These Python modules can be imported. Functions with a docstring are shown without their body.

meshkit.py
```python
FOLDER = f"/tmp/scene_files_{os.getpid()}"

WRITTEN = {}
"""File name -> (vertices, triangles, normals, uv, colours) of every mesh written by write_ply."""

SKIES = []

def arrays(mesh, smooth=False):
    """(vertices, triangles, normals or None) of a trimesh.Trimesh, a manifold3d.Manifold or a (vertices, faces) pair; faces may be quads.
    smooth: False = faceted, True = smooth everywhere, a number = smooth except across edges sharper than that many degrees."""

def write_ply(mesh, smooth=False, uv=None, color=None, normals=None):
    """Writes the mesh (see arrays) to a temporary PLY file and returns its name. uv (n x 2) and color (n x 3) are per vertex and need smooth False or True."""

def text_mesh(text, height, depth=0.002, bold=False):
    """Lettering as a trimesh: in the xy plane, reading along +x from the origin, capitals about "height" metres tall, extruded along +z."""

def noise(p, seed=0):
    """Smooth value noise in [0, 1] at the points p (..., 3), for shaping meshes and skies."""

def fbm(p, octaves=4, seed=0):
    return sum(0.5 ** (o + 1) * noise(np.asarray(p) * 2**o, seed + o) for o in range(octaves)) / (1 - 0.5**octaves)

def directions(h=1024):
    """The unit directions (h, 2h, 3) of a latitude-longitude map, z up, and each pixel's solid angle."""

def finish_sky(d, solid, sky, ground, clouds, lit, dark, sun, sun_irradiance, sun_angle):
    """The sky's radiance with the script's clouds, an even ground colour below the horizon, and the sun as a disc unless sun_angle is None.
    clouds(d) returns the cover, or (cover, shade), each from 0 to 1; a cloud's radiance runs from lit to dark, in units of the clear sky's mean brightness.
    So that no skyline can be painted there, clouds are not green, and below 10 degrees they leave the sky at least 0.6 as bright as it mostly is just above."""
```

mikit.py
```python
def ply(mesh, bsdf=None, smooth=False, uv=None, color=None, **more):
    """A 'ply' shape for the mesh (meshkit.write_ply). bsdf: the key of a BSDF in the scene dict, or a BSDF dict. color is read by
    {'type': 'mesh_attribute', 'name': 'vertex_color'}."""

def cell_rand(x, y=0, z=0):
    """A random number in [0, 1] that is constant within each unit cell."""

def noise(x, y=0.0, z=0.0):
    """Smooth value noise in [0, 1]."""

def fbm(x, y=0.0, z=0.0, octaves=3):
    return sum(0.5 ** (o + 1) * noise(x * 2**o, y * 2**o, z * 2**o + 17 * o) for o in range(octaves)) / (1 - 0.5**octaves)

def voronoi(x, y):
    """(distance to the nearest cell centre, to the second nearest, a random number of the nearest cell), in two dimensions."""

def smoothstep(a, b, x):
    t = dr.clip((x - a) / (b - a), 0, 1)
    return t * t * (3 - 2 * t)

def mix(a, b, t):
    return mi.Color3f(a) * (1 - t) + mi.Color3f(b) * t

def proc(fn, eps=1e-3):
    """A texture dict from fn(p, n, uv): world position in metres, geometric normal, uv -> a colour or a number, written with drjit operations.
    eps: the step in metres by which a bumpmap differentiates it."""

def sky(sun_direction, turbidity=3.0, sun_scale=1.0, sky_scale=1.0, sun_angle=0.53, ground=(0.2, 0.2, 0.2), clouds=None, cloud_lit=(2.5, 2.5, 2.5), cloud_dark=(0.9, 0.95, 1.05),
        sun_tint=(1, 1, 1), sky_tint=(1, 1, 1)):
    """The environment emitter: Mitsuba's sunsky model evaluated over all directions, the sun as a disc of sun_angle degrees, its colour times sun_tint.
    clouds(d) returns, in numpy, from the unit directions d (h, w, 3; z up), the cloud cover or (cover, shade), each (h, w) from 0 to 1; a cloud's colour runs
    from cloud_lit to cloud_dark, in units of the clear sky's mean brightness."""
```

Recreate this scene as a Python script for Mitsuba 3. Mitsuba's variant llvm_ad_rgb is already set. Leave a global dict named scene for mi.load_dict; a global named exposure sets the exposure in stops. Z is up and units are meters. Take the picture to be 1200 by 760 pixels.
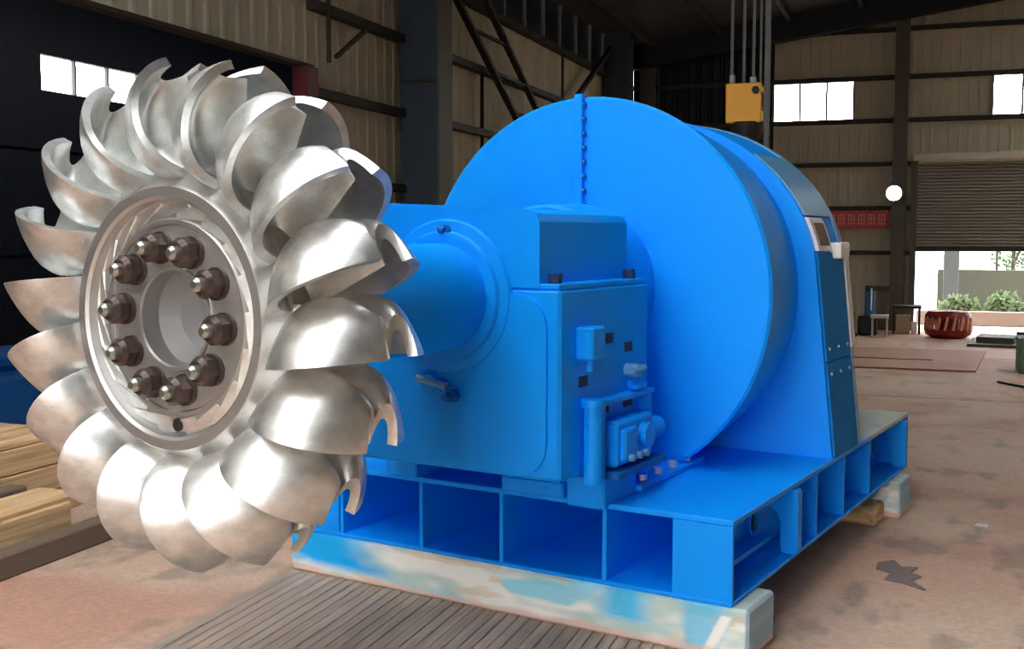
import math, random
import numpy as np, trimesh, manifold3d as m3
from manifold3d import Manifold
from shapely.geometry import Polygon, box as sbox, Point
import drjit as dr, mitsuba as mi
import mikit, meshkit
from mikit import noise, fbm, smoothstep, mix, voronoi, cell_rand

random.seed(7)
rng = np.random.default_rng(7)
T = mi.ScalarTransform4f
scene, labels = {}, {}
PI = math.pi

# ------------------------------------------------------------------ camera
YAW, PITCH, FOCAL = 0.3427, 0.0797, 1293.75
eye = np.array([0.0, 0.0, 1.6])
fwd = np.array([-math.sin(YAW) * math.cos(PITCH), math.cos(YAW) * math.cos(PITCH), -math.sin(PITCH)])
scene['camera'] = {'type': 'perspective', 'fov': math.degrees(2 * math.atan(600 / FOCAL)), 'fov_axis': 'x',
                   'near_clip': 0.05, 'far_clip': 500.0,
                   'to_world': T().look_at(origin=eye.tolist(), target=(eye + fwd).tolist(), up=[0, 0, 1])}

# ------------------------------------------------------------------ light: an overcast sky through the open front of the hall, its roof lights (the far one added) and windows
def overcast(d):
    n = meshkit.fbm(d * 2.2 + 3.1, 4, 5)
    return np.ones(d.shape[:2]), np.clip(0.55 * n, 0, 1)

scene['sky'] = mikit.sky([0.4, -0.6, 0.7], turbidity=4.0, sun_scale=0.0, sky_scale=1.0, ground=(0.32, 0.30, 0.28),
                         clouds=overcast, cloud_lit=(1.9, 1.9, 1.9), cloud_dark=(1.2, 1.22, 1.25))
exposure = 5.4


# ------------------------------------------------------------------ materials
def pr(c, rough=0.5, metal=0.0, spec=0.4, **k):
    base = c if isinstance(c, dict) else {'type': 'rgb', 'value': list(c)}
    return {'type': 'twosided', 'bsdf': {'type': 'principled', 'base_color': base, 'roughness': rough, 'metallic': metal,
                                         **({} if metal > 0 else {'specular': spec}), **k}}


def mat(name, d):
    scene['m_' + name] = d
    return 'm_' + name


BLUE = (0.0008, 0.285, 0.93)
M = {}
M['blue'] = mat('blue', pr(BLUE, 0.42, spec=0.22))
M['blue_dark'] = mat('blue_dark', pr((0.002, 0.12, 0.42), 0.45, spec=0.25))
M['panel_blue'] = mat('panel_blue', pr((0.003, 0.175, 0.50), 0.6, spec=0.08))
M['hole'] = mat('hole', pr((0.01, 0.03, 0.10), 0.7))


def top_plate(p, n, uv):
    # grey shop dust lying on the back end of the base plate, in machine coordinates
    x, y = p.x - MO[0], p.y - MO[1]
    t = x * TV[0] + y * TV[1]
    k = smoothstep(1.85, 2.1, t + 0.5 * (fbm(p.x * 4, p.y * 4, 0.0) - 0.5)) * smoothstep(0.2, 0.55, fbm(p.x * 7, p.y * 7, 3.0) + 0.15)
    return mix(BLUE, (0.42, 0.47, 0.44), k)


MA = math.radians(11.94)
MO = np.array([-1.607, 4.292, 0.0])
UV_, TV = np.array([math.cos(MA), -math.sin(MA), 0.0]), np.array([math.sin(MA), math.cos(MA), 0.0])
M['plate'] = mat('plate', pr(mikit.proc(top_plate), 0.45, spec=0.22))


def cast_steel(p, n, uv):
    a = fbm(p.x * 22, p.y * 22, p.z * 22)
    b = noise(p.x * 160, p.y * 160, p.z * 160)
    return mix((0.60, 0.615, 0.60), (0.82, 0.835, 0.82), smoothstep(0.25, 0.75, a) * 0.7 + 0.3 * b)


def steel_rough(p, n, uv):
    return 0.25 + 0.20 * fbm(p.x * 14, p.y * 14, p.z * 14)


M['steel'] = mat('steel', pr(mikit.proc(cast_steel), mikit.proc(steel_rough), metal=0.9))
M['machined'] = mat('machined', pr((0.54, 0.535, 0.52), 0.42, metal=0.95))
M['bore'] = mat('bore', pr((0.20, 0.20, 0.20), 0.5, metal=0.2))
M['nut'] = mat('nut', pr((0.085, 0.060, 0.055), 0.32, metal=0.55))
M['stud'] = mat('stud', pr((0.42, 0.43, 0.38), 0.3, metal=0.9))
M['silver'] = mat('silver', pr((0.62, 0.64, 0.66), 0.35, metal=0.6))
M['bluegrey'] = mat('bluegrey', pr((0.10, 0.30, 0.52), 0.35, spec=0.5))


def floor_col(p, n, uv):
    a = fbm(p.x * 0.9, p.y * 0.9, 1.0)
    b = fbm(p.x * 5.5, p.y * 3.5, 2.0)
    c = fbm(p.x * 0.55 + 9, p.y * 1.1, 6.0)
    far = smoothstep(6.0, 17.0, p.y)
    col = mix((0.56, 0.36, 0.26), (0.57, 0.42, 0.31), smoothstep(0.3, 0.7, a))
    col = mix(col, (0.47, 0.25, 0.18), 0.75 * smoothstep(0.50, 0.72, c))
    col = mix(col, (0.25, 0.19, 0.155), 0.55 * smoothstep(0.52, 0.78, b))
    col = mix(col, (0.40, 0.255, 0.195), 0.6 * far)
    red = smoothstep(0.5, 0.62, fbm(p.x * 2.3, p.y * 0.8, 9.0)) * smoothstep(12.5, 14, p.y)
    col = mix(col, (0.30, 0.10, 0.07), 0.35 * red)
    dust = noise(p.x * 60, p.y * 60, 0.0)
    return col * (0.92 + 0.16 * dust)


M['floor'] = mat('floor', pr(mikit.proc(floor_col), 0.6, spec=0.3))


def mat_col(p, n, uv):
    g = fbm(p.x * 60, p.y * 3.0, 0.0)
    s = fbm(p.x * 2.0, p.y * 2.0, 4.0)
    col = mix((0.29, 0.23, 0.18), (0.41, 0.335, 0.265), smoothstep(0.25, 0.75, g))
    col = mix(col, (0.34, 0.27, 0.21), 0.6 * smoothstep(0.5, 0.8, s))
    return col


M['mat'] = mat('mat', pr(mikit.proc(mat_col), 0.75, spec=0.2))


def beam_col(p, n, uv):
    # whitewashed timber with drifts of cyan overspray and raw pink wood at its lower edge
    x, y = p.x - MO[0], p.y - MO[1]
    u = x * UV_[0] + y * UV_[1]
    g = fbm(u * 4.0, p.z * 14, 0.0)
    w = mix((0.48, 0.63, 0.60), (0.88, 0.87, 0.80), smoothstep(0.3, 0.7, g))
    w = mix(w, (0.70, 0.52, 0.30), 0.5 * smoothstep(0.62, 0.75, fbm(u * 6 + 3, p.z * 20, 8.0)))
    s = fbm(u * 3.1 + 1.7, p.z * 7, 3.0)
    w = mix(w, (0.16, 0.66, 0.86), 0.75 * smoothstep(0.57, 0.70, s))
    w = mix(w, (0.01, 0.38, 0.84), smoothstep(0.36, 0.12, dr.abs(u + .90 + 0.5 * (s - 0.5))) * smoothstep(0.03, 0.09, p.z))
    w = mix(w, (0.02, 0.50, 0.84), 0.9 * smoothstep(0.16, 0.03, dr.abs(u - 0.60)) * smoothstep(0.07, 0.11, p.z))
    w = mix(w, (0.03, 0.52, 0.84), 0.7 * smoothstep(0.12, 0.03, dr.abs(u - 0.92 + 0.3 * (s - 0.5))))
    w = mix(w, (0.92, 0.90, 0.84), smoothstep(0.03, 0.012, dr.abs(u - 0.98 - 0.5 * (p.z - 0.08))) * smoothstep(0.185, 0.17, p.z))
    w = mix(w, (0.26, 0.42, 0.55), 0.8 * smoothstep(1.095, 1.112, u))
    pink = smoothstep(0.055, 0.03, p.z + 0.03 * (fbm(u * 9, 0.0, 1.0) - 0.5))
    w = mix(w, (0.72, 0.50, 0.42), 0.8 * pink)
    return w


M['beam'] = mat('beam', pr(mikit.proc(beam_col), 0.7, spec=0.2))


def wood_col(p, n, uv):
    g = fbm(p.x * 26 + p.z * 30, p.y * 2.2, p.z * 40)
    k = fbm(p.x * 5, p.y * 1.2, p.z * 5)
    return mix(mix((0.55, 0.35, 0.16), (0.82, 0.60, 0.33), smoothstep(0.25, 0.75, g)), (0.60, 0.36, 0.20), 0.5 * k)


M['wood'] = mat('wood', pr(mikit.proc(wood_col), 0.65, spec=0.2))
M['wood_old'] = mat('wood_old', pr((0.17, 0.125, 0.085), 0.75, spec=0.2))


def panel_col(p, n, uv):
    s = fbm(p.x * 9 + p.y * 9, p.z * 0.9, 0.0)
    d = fbm(p.x * 1.3 + p.y * 1.3, p.z * 1.3, 5.0)
    return mix((0.33, 0.29, 0.20), (0.45, 0.40, 0.29), 0.6 * s + 0.4 * d)


M['panel'] = mat('panel', pr(mikit.proc(panel_col), 0.6, spec=0.25))
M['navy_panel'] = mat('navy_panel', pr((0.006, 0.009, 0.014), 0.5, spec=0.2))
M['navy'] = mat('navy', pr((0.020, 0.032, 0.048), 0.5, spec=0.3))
M['girt'] = mat('girt', pr((0.022, 0.019, 0.013), 0.6, spec=0.25))
M['roof'] = mat('roof', pr((0.035, 0.036, 0.036), 0.7, spec=0.2))
M['unseen_roof_light'] = mat('unseen_roof_light', {'type': 'thindielectric', 'int_ior': 1.5})
M['glass'] = mat('glass', {'type': 'thindielectric', 'int_ior': 1.5})
M['dark_pane'] = mat('dark_pane', pr((0.012, 0.018, 0.026), 0.15, spec=0.5))
M['frame_grey'] = mat('frame_grey', pr((0.16, 0.16, 0.16), 0.5))
M['maroon'] = mat('maroon', pr((0.085, 0.010, 0.014), 0.5))
M['column'] = mat('column', pr((0.055, 0.048, 0.030), 0.55))
M['shutter'] = mat('shutter', pr((0.20, 0.185, 0.15), 0.5, spec=0.3))
M['hood'] = mat('hood', pr((0.44, 0.41, 0.31), 0.55))
M['yellow'] = mat('yellow', pr((0.80, 0.37, 0.010), 0.45, spec=0.35))
M['rope'] = mat('rope', pr((0.16, 0.17, 0.17), 0.45, metal=0.4))
M['black'] = mat('black', pr((0.015, 0.014, 0.014), 0.5))
M['red_paint'] = mat('red_paint', pr((0.19, 0.014, 0.010), 0.45))
M['red_pale'] = mat('red_pale', pr((0.62, 0.24, 0.17), 0.5))
M['banner'] = mat('banner', pr((0.40, 0.05, 0.045), 0.6))
M['banner_text'] = mat('banner_text', pr((0.55, 0.24, 0.20), 0.6))
M['rust_sheet'] = mat('rust_sheet', pr((0.36, 0.17, 0.125), 0.6, spec=0.25))
M['dull_sheet'] = mat('dull_sheet', pr((0.055, 0.055, 0.045), 0.6))
M['shop_blue'] = mat('shop_blue', pr((0.020, 0.10, 0.24), 0.45))
M['deep_blue'] = mat('deep_blue', pr((0.005, 0.10, 0.36), 0.45))
M['pale_metal'] = mat('pale_metal', pr((0.38, 0.38, 0.33), 0.5))
M['tan'] = mat('tan', pr((0.28, 0.21, 0.13), 0.7))
M['green'] = mat('green', pr((0.10, 0.20, 0.12), 0.5))
M['white'] = mat('white', pr((0.75, 0.75, 0.72), 0.5))
M['rag'] = mat('rag', pr((0.22, 0.17, 0.155), 0.9, spec=0.1))


def yard_col(p, n, uv):
    return mix((0.42, 0.39, 0.36), (0.56, 0.52, 0.48), fbm(p.x * 2, p.y * 2, 0.0))


M['yard'] = mat('yard', pr(mikit.proc(yard_col), 0.8, spec=0.1))
M['garden_wall'] = mat('garden_wall', pr((0.36, 0.26, 0.225), 0.8))
M['back_wall'] = mat('back_wall', pr((0.075, 0.075, 0.055), 0.85))
M['pillar_blue'] = mat('pillar_blue', pr((0.42, 0.50, 0.56), 0.7))
M['pillar_grey'] = mat('pillar_grey', pr((0.085, 0.09, 0.095), 0.7))
M['bark'] = mat('bark', pr((0.09, 0.07, 0.055), 0.85))
for i, c in enumerate([(0.16, 0.24, 0.11), (0.24, 0.31, 0.18), (0.09, 0.15, 0.07)]):
    M['leaf%d' % i] = mat('leaf%d' % i, {'type': 'principledthin', 'base_color': {'type': 'rgb', 'value': list(c)}, 'roughness': 0.6, 'diff_trans': 0.6})

# ------------------------------------------------------------------ mesh helpers
def tm(mani):
    m = mani.to_mesh()
    return trimesh.Trimesh(np.array(m.vert_properties[:, :3], float), np.array(m.tri_verts), process=False)


def mani(mesh):
    mesh = trimesh.Trimesh(mesh.vertices, mesh.faces, process=True)
    return Manifold(m3.Mesh(np.asarray(mesh.vertices, np.float32), np.asarray(mesh.faces, np.uint32)))


def cat(*ms):
    ms = [x for m in ms for x in (m if isinstance(m, (list, tuple)) else [m])]
    return trimesh.util.concatenate(ms)


def bx(x0, x1, y0, y1, z0, z1, bev=0.0):
    if bev <= 0:
        return trimesh.creation.box(bounds=[[x0, y0, z0], [x1, y1, z1]])
    b = min(bev, 0.45 * min(x1 - x0, y1 - y0, z1 - z0))
    pts = []
    for sx in (0, 1):
        for sy in (0, 1):
            for sz in (0, 1):
                c = np.array([(x0, x1)[sx], (y0, y1)[sy], (z0, z1)[sz]])
                s = np.array([1 - 2 * sx, 1 - 2 * sy, 1 - 2 * sz]) * b
                for k in range(3):
                    q = c + s
                    q[k] = c[k]
                    pts.append(q)
    return trimesh.Trimesh(pts, process=False).convex_hull


def prism_y(poly, y0, y1):
    """polygon in (x, z), extruded along y"""
    if not isinstance(poly, Polygon):
        poly = Polygon(poly)
    m = trimesh.creation.extrude_polygon(poly, y1 - y0, engine='earcut')
    v = m.vertices
    m.vertices = np.column_stack([v[:, 0], y1 - v[:, 2], v[:, 1]])
    m.fix_normals()
    return m


def prism_x(poly, x0, x1):
    """polygon in (y, z), extruded along x"""
    if not isinstance(poly, Polygon):
        poly = Polygon(poly)
    m = trimesh.creation.extrude_polygon(poly, x1 - x0, engine='earcut')
    v = m.vertices
    m.vertices = np.column_stack([x0 + v[:, 2], v[:, 0], v[:, 1]])
    m.fix_normals()
    return m


def prism_z(poly, z0, z1):
    if not isinstance(poly, Polygon):
        poly = Polygon(poly)
    m = trimesh.creation.extrude_polygon(poly, z1 - z0, engine='earcut')
    m.apply_translation([0, 0, z0])
    return m


def rod(a, b, r, r2=None, n=12):
    a, b = np.asarray(a, float), np.asarray(b, float)
    r2 = r if r2 is None else r2
    d = b - a
    d = d / np.linalg.norm(d)
    x = np.cross(d, [0, 0, 1.0] if abs(d[2]) < 0.9 else [1.0, 0, 0])
    x /= np.linalg.norm(x)
    y = np.cross(d, x)
    th = np.arange(n) * 2 * PI / n
    ring = np.cos(th)[:, None] * x + np.sin(th)[:, None] * y
    return trimesh.Trimesh(np.vstack([a + ring * r, b + ring * r2]), process=False).convex_hull


def bar(a, b, w, h, up=(0, 0, 1)):
    """square bar from a to b"""
    a, b, up = np.asarray(a, float), np.asarray(b, float), np.asarray(up, float)
    d = (b - a) / np.linalg.norm(b - a)
    s = np.cross(d, up)
    s /= np.linalg.norm(s)
    q = np.cross(s, d)
    pts = [p + i * s * w / 2 + j * q * h / 2 for p in (a, b) for i in (-1, 1) for j in (-1, 1)]
    return trimesh.Trimesh(pts, process=False).convex_hull


def lathe_y(prof, cx=0.0, cz=0.0, n=96, closed=True):
    """profile of (r, y) pairs turned about the axis x = cx, z = cz"""
    prof = np.asarray(prof, float)
    th = np.arange(n) * 2 * PI / n
    v = np.array([[cx + r * math.sin(t), y, cz + r * math.cos(t)] for r, y in prof for t in th])
    k = len(prof)
    f = []
    for i in range(k if closed else k - 1):
        j = (i + 1) % k
        for a in range(n):
            b = (a + 1) % n
            f += [[i * n + a, j * n + a, j * n + b], [i * n + a, j * n + b, i * n + b]]
    m = trimesh.Trimesh(v, f, process=True)
    m.update_faces(m.nondegenerate_faces())
    m.fix_normals()
    return m


def lathe_x(prof, cy, cz, n=28):
    m = lathe_y(prof, 0, 0, n)
    v = m.vertices
    m.vertices = np.column_stack([v[:, 1], v[:, 0] + cy, v[:, 2] + cz])
    m.fix_normals()
    return m


def tube(path, r, n=8):
    p = np.asarray(path, float)
    out = []
    for a, b in zip(p[:-1], p[1:]):
        out.append(rod(a, b, r, n=n))
    return cat(out)


# ------------------------------------------------------------------ scene bookkeeping
def number(key):
    if key not in used:
        used[key] = 0
        return key
    used[key] += 1
    return '%s_%03d' % (key, used[key])


used = {}


def ply(mesh, m, smooth=30):
    return mikit.ply(mesh, m, smooth=smooth)


def to_m(mesh):
    """machine coordinates (u across, t along the shaft, z up) to the hall's"""
    v = np.asarray(mesh.vertices)
    w = MO + v[:, :1] * UV_ + v[:, 1:2] * TV
    w[:, 2] += v[:, 2]
    return trimesh.Trimesh(w, mesh.faces, process=False)


def part(parent, name, mesh, m, smooth=30, mach=False, label=None):
    key = number(parent + '__' + name)
    scene[key] = ply(to_m(mesh) if mach else mesh, m, smooth)
    if label:
        labels[key] = {'label': label}
    return key


def thing(name, label, cat_, group=None):
    key = number(name)
    labels[key] = {'label': label, 'category': cat_}
    if group:
        labels[key]['group'] = group
    return key


def single(name, mesh, m, label, cat_, group=None, smooth=30, mach=False):
    key = thing(name, label, cat_, group)
    scene[key] = ply(to_m(mesh) if mach else mesh, m, smooth)
    return key


def struct(name, label=None, mesh=None, m=None, smooth=30):
    used.setdefault(name, 0)
    labels[name] = {'kind': 'structure'}
    if label:
        labels[name]['label'] = label
    if mesh is not None:
        scene[name] = ply(mesh, m, smooth)
    return name


# ================================================================== THE HALL
XL, YF, XR, YB = -4.8, 20.0, 8.0, -7.0
EAVE, PITCHR = 4.95, 0.135
G = [1.32, 2.08, 2.83, 3.56, 4.28, 5.08]           # heights of the wall girts


def roof_z(x):
    return EAVE + PITCHR * (x - XL)


# floor: cast bays with open joints
struct('floor', 'dusty red-brown concrete floor of the hall', bx(-12, 12, YB - 4, 20.9, -0.30, -0.02), M['floor'], False)
ys = [YB - 4, -1.2, 11.62, 15.6, 20.9]
xs = [-12, -4.82, 2.9, 12]
for a, b in zip(ys[:-1], ys[1:]):
    for c, d in zip(xs[:-1], xs[1:]):
        part('floor', 'slab', bx(c + .008, d - .008, a + .012, b - .012, -0.02, 0.0), M['floor'], False)

# corrugated sheet strips, one entry each
def sheet(w, h, ribs, depth=0.009):
    """a strip in the plane (s, z), its ribs standing towards +n"""
    pts = [(0, 0)]
    p = w / ribs
    for k in range(ribs):
        s = k * p
        pts += [(s + p * .55, 0), (s + p * .68, depth), (s + p * .85, depth), (s + p * .98, 0)]
    pts.append((w, 0))
    top = np.array([[s, n, h] for s, n in pts])
    bot = top * [1, 1, 0]
    v = np.vstack([bot, top])
    k = len(pts)
    f = []
    for i in range(k - 1):
        f += [[i, i + 1, k + i + 1], [i, k + i + 1, k + i]]
    back = v.copy()
    back[:, 1] = -0.03
    n0 = len(v)
    vv = np.vstack([v, back])
    ff = f + [[n0 + a, n0 + c, n0 + b] for a, b, c in f]
    for i in range(k - 1):                                   # top and bottom edges
        ff += [[i, n0 + i, n0 + i + 1], [i, n0 + i + 1, i + 1], [k + i, n0 + k + i + 1, n0 + k + i], [k + i, k + i + 1, n0 + k + i + 1]]
    ff += [[0, k, n0 + k], [0, n0 + k, n0], [k - 1, n0 + 2 * k - 1, 2 * k - 1], [k - 1, n0 + k - 1, n0 + 2 * k - 1]]
    return trimesh.Trimesh(vv, ff, process=False)


def on_left(mesh, y0, z0):
    v = mesh.vertices
    return trimesh.Trimesh(np.column_stack([XL - 0.08 + v[:, 1], y0 + v[:, 0], z0 + v[:, 2]]), mesh.faces, process=False)


def on_far(mesh, x0, z0):
    v = mesh.vertices
    return trimesh.Trimesh(np.column_stack([x0 + v[:, 0], YF + 0.08 - v[:, 1], z0 + v[:, 2]]), mesh.faces[:, ::-1], process=False)


# ---- left wall, with the wide opening into the next bay
struct('wall_left', 'olive sheet metal wall of the hall with dark girts')
OY0, OY1, OZ = -2.0, 8.30, 3.05
rows = [0.0] + G[:5]
ygrid = [8.30, 9.25, 10.2, 11.3, 12.4, 13.5, 14.6, 15.7, 16.9, 18.1, 19.1, YF]
for a, b in zip(ygrid[:-1], ygrid[1:]):
    part('wall_left', 'panel', on_left(sheet(b - a, G[4], 5), a, 0.0), M['panel'], False)
for a in np.arange(OY0, OY1 - .1, 1.03):
    part('wall_left', 'panel', on_left(sheet(1.03, EAVE - OZ, 5), a, OZ), M['panel'], False)
for a in np.arange(YB, OY0 - .1, 1.0):
    part('wall_left', 'panel', on_left(sheet(1.0, EAVE, 5), a, 0.0), M['panel'], False)
part('wall_left', 'panel', on_left(sheet(10.9 - 8.30, EAVE - G[4], 12), 8.30, G[4]), M['panel'], False)
for z in G[1:5]:
    part('wall_left', 'girt', bx(XL - .06, XL + .05, 8.42, 10.17, z - .04, z + .035), M['girt'])
    part('wall_left', 'girt', bx(XL - .06, XL + .05, 10.45, 18.08, z - .04, z + .035), M['girt'])
    part('wall_left', 'girt', bx(XL - .06, XL + .05, 18.4, YF, z - .04, z + .035), M['girt'])
part('wall_left', 'lintel', bx(XL - .10, XL + .01, OY0, 8.42, OZ - .03, OZ), M['girt'])
part('wall_left', 'jamb', bx(XL - .10, XL + .05, 8.24, 8.42, 0, OZ - .03), M['maroon'], label='dark red post at the edge of the wide opening')


def column(parent, x0, x1, y0, y1, z, m):
    f = .022
    part(parent, 'column', cat(bx(x0, x0 + f, y0, y1, 0, z), bx(x1 - f, x1, y0, y1, 0, z), bx(x0 + f, x1 - f, y0, y0 + .03, 0, z),
                               bx(x0 - .05, x1 + .03, y0 - .03, y1 + .03, 0, .03)), m, False)


column('wall_left', XL - .02, XL + .40, 10.17, 10.45, roof_z(XL) + .05, M['navy'])
part('wall_left', 'column_flange', bx(XL + .40, XL + .425, 10.13, 10.47, 0, roof_z(XL)), M['column'])
part('wall_left', 'splice_plate', bx(XL + .0, XL + .41, 10.155, 10.17, 3.12, 3.15), M['girt'])
column('wall_left', XL - .02, XL + .40, 18.08, 18.4, roof_z(XL) + .05, M['navy'])
# ribbon of dark panes under the eave
struct('window_1', 'ribbon of dark panes high on the olive wall')
wy = [10.9, 11.65, 12.45, 13.25, 14.05, 14.85, 15.65, 16.45, 17.25, 18.05, 19.0, YF]
for a, b in zip(wy[:-1], wy[1:]):
    part('window_1', 'pane', bx(XL - .08, XL - .06, a + .02, b - .02, G[4] + .035, EAVE), M['dark_pane'], False)
    part('window_1', 'mullion', bx(XL - .09, XL - .02, a - .02, a + .02, G[4] + .035, EAVE), M['frame_grey'], False)
# thin conduits and X braces
part('wall_left', 'conduit', rod((XL + .03, 12.32, 0), (XL + .03, 12.32, 3.56), .022), M['girt'])
part('wall_left', 'conduit', rod((XL + .03, 15.55, 0), (XL + .03, 15.55, G[4] + .5), .018), M['girt'])
part('wall_left', 'brace', bar((XL + .09, 14.3, 2.75), (XL + .09, 18.1, 4.72), .06, .07, (1, 0, 0)), M['girt'])
part('wall_left', 'conduit', rod((XL + .04, 8.62, 3.1), (XL + .04, 8.62, 4.9), .02), M['girt'])
part('wall_left', 'brace', bar((XL + .09, 8.66, 3.15), (XL + .09, 9.3, 3.52), .03, .04, (1, 0, 0)), M['girt'])
part('wall_left', 'junction_box', bx(XL, XL + .16, 18.5, 18.95, 3.0, 3.6, .02), M['girt'])

# ladder leaning along the wall
lad = thing('steel_ladder', 'dark steel ladder leaning along the olive wall beside the navy column', 'ladder')
la, lb = np.array([XL + .14, 10.3, 4.70]), np.array([XL + .14, 18.76, 0.0])
off = np.array([0, .62, .30])
la2, lb2 = la + off, np.array([XL + .14, 19.45, 0.14])
lb2 = la2 + (lb - la) * ((la2[2]) / la[2])
part(lad, 'rail', bar(la, lb, .05, .075, (1, 0, 0)), M['girt'])
part(lad, 'rail', bar(la2, lb2, .05, .075, (1, 0, 0)), M['girt'])
for k in range(1, 12):
    f = k / 12.0
    p = la + (lb - la) * f
    d2 = (lb2 - la2)
    s = (p[2] - la2[2]) / d2[2]
    if 0 < s < 1:
        part(lad, 'rung', bar(p, la2 + d2 * s, .04, .035), M['girt'])

# ---- the dark bay behind the opening
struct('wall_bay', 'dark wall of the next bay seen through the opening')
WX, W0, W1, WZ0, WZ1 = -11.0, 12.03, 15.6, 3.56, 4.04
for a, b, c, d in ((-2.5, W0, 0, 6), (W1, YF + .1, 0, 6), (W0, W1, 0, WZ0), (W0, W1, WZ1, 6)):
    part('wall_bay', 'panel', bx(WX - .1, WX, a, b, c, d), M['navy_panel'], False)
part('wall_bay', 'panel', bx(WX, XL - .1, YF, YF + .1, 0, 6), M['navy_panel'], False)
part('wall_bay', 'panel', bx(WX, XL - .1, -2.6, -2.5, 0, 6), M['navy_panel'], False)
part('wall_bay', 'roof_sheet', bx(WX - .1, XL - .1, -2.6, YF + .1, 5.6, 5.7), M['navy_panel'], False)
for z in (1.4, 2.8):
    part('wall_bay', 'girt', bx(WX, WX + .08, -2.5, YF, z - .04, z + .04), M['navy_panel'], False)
struct('window_2', 'bright strip window in the dark bay')
for k in range(5):
    a = W0 + k * .68
    part('window_2', 'pane', bx(WX - .06, WX - .05, a + .015, min(a + .665, W1), WZ0, WZ1), M['glass'], False)
    part('window_2', 'mullion', bx(WX - .08, WX - .02, a - .015, a + .015, WZ0, WZ1), M['frame_grey'], False)

# ---- far wall
struct('wall_far', 'olive sheet metal end wall of the hall with dark girts')
xc = [-4.8, -3.97, -3.13, -2.27, -1.6, -.925, -.25, .08, .66, 1.27, 1.95, 2.62, 3.35, 4.4, 5.6, 6.8, XR]
DX0, DX1, DZ = .10, 3.6, 2.85
zr = [0.0, G[1], G[2], G[3], G[4], G[5], 5.9, 6.8]
for a, b in zip(xc[:-1], xc[1:]):
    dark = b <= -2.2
    m = M['navy_panel'] if dark else M['panel']  # left end in navy: shade on the wall put into its colour
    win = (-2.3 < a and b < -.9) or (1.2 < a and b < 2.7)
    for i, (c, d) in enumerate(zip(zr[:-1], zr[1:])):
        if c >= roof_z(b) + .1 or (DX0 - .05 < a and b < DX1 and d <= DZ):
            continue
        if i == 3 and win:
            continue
        part('wall_far', 'panel', on_far(sheet(b - a, d - c, 4 if b - a > .5 else 2, .06 if dark else .007), a, c), m, False)
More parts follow.
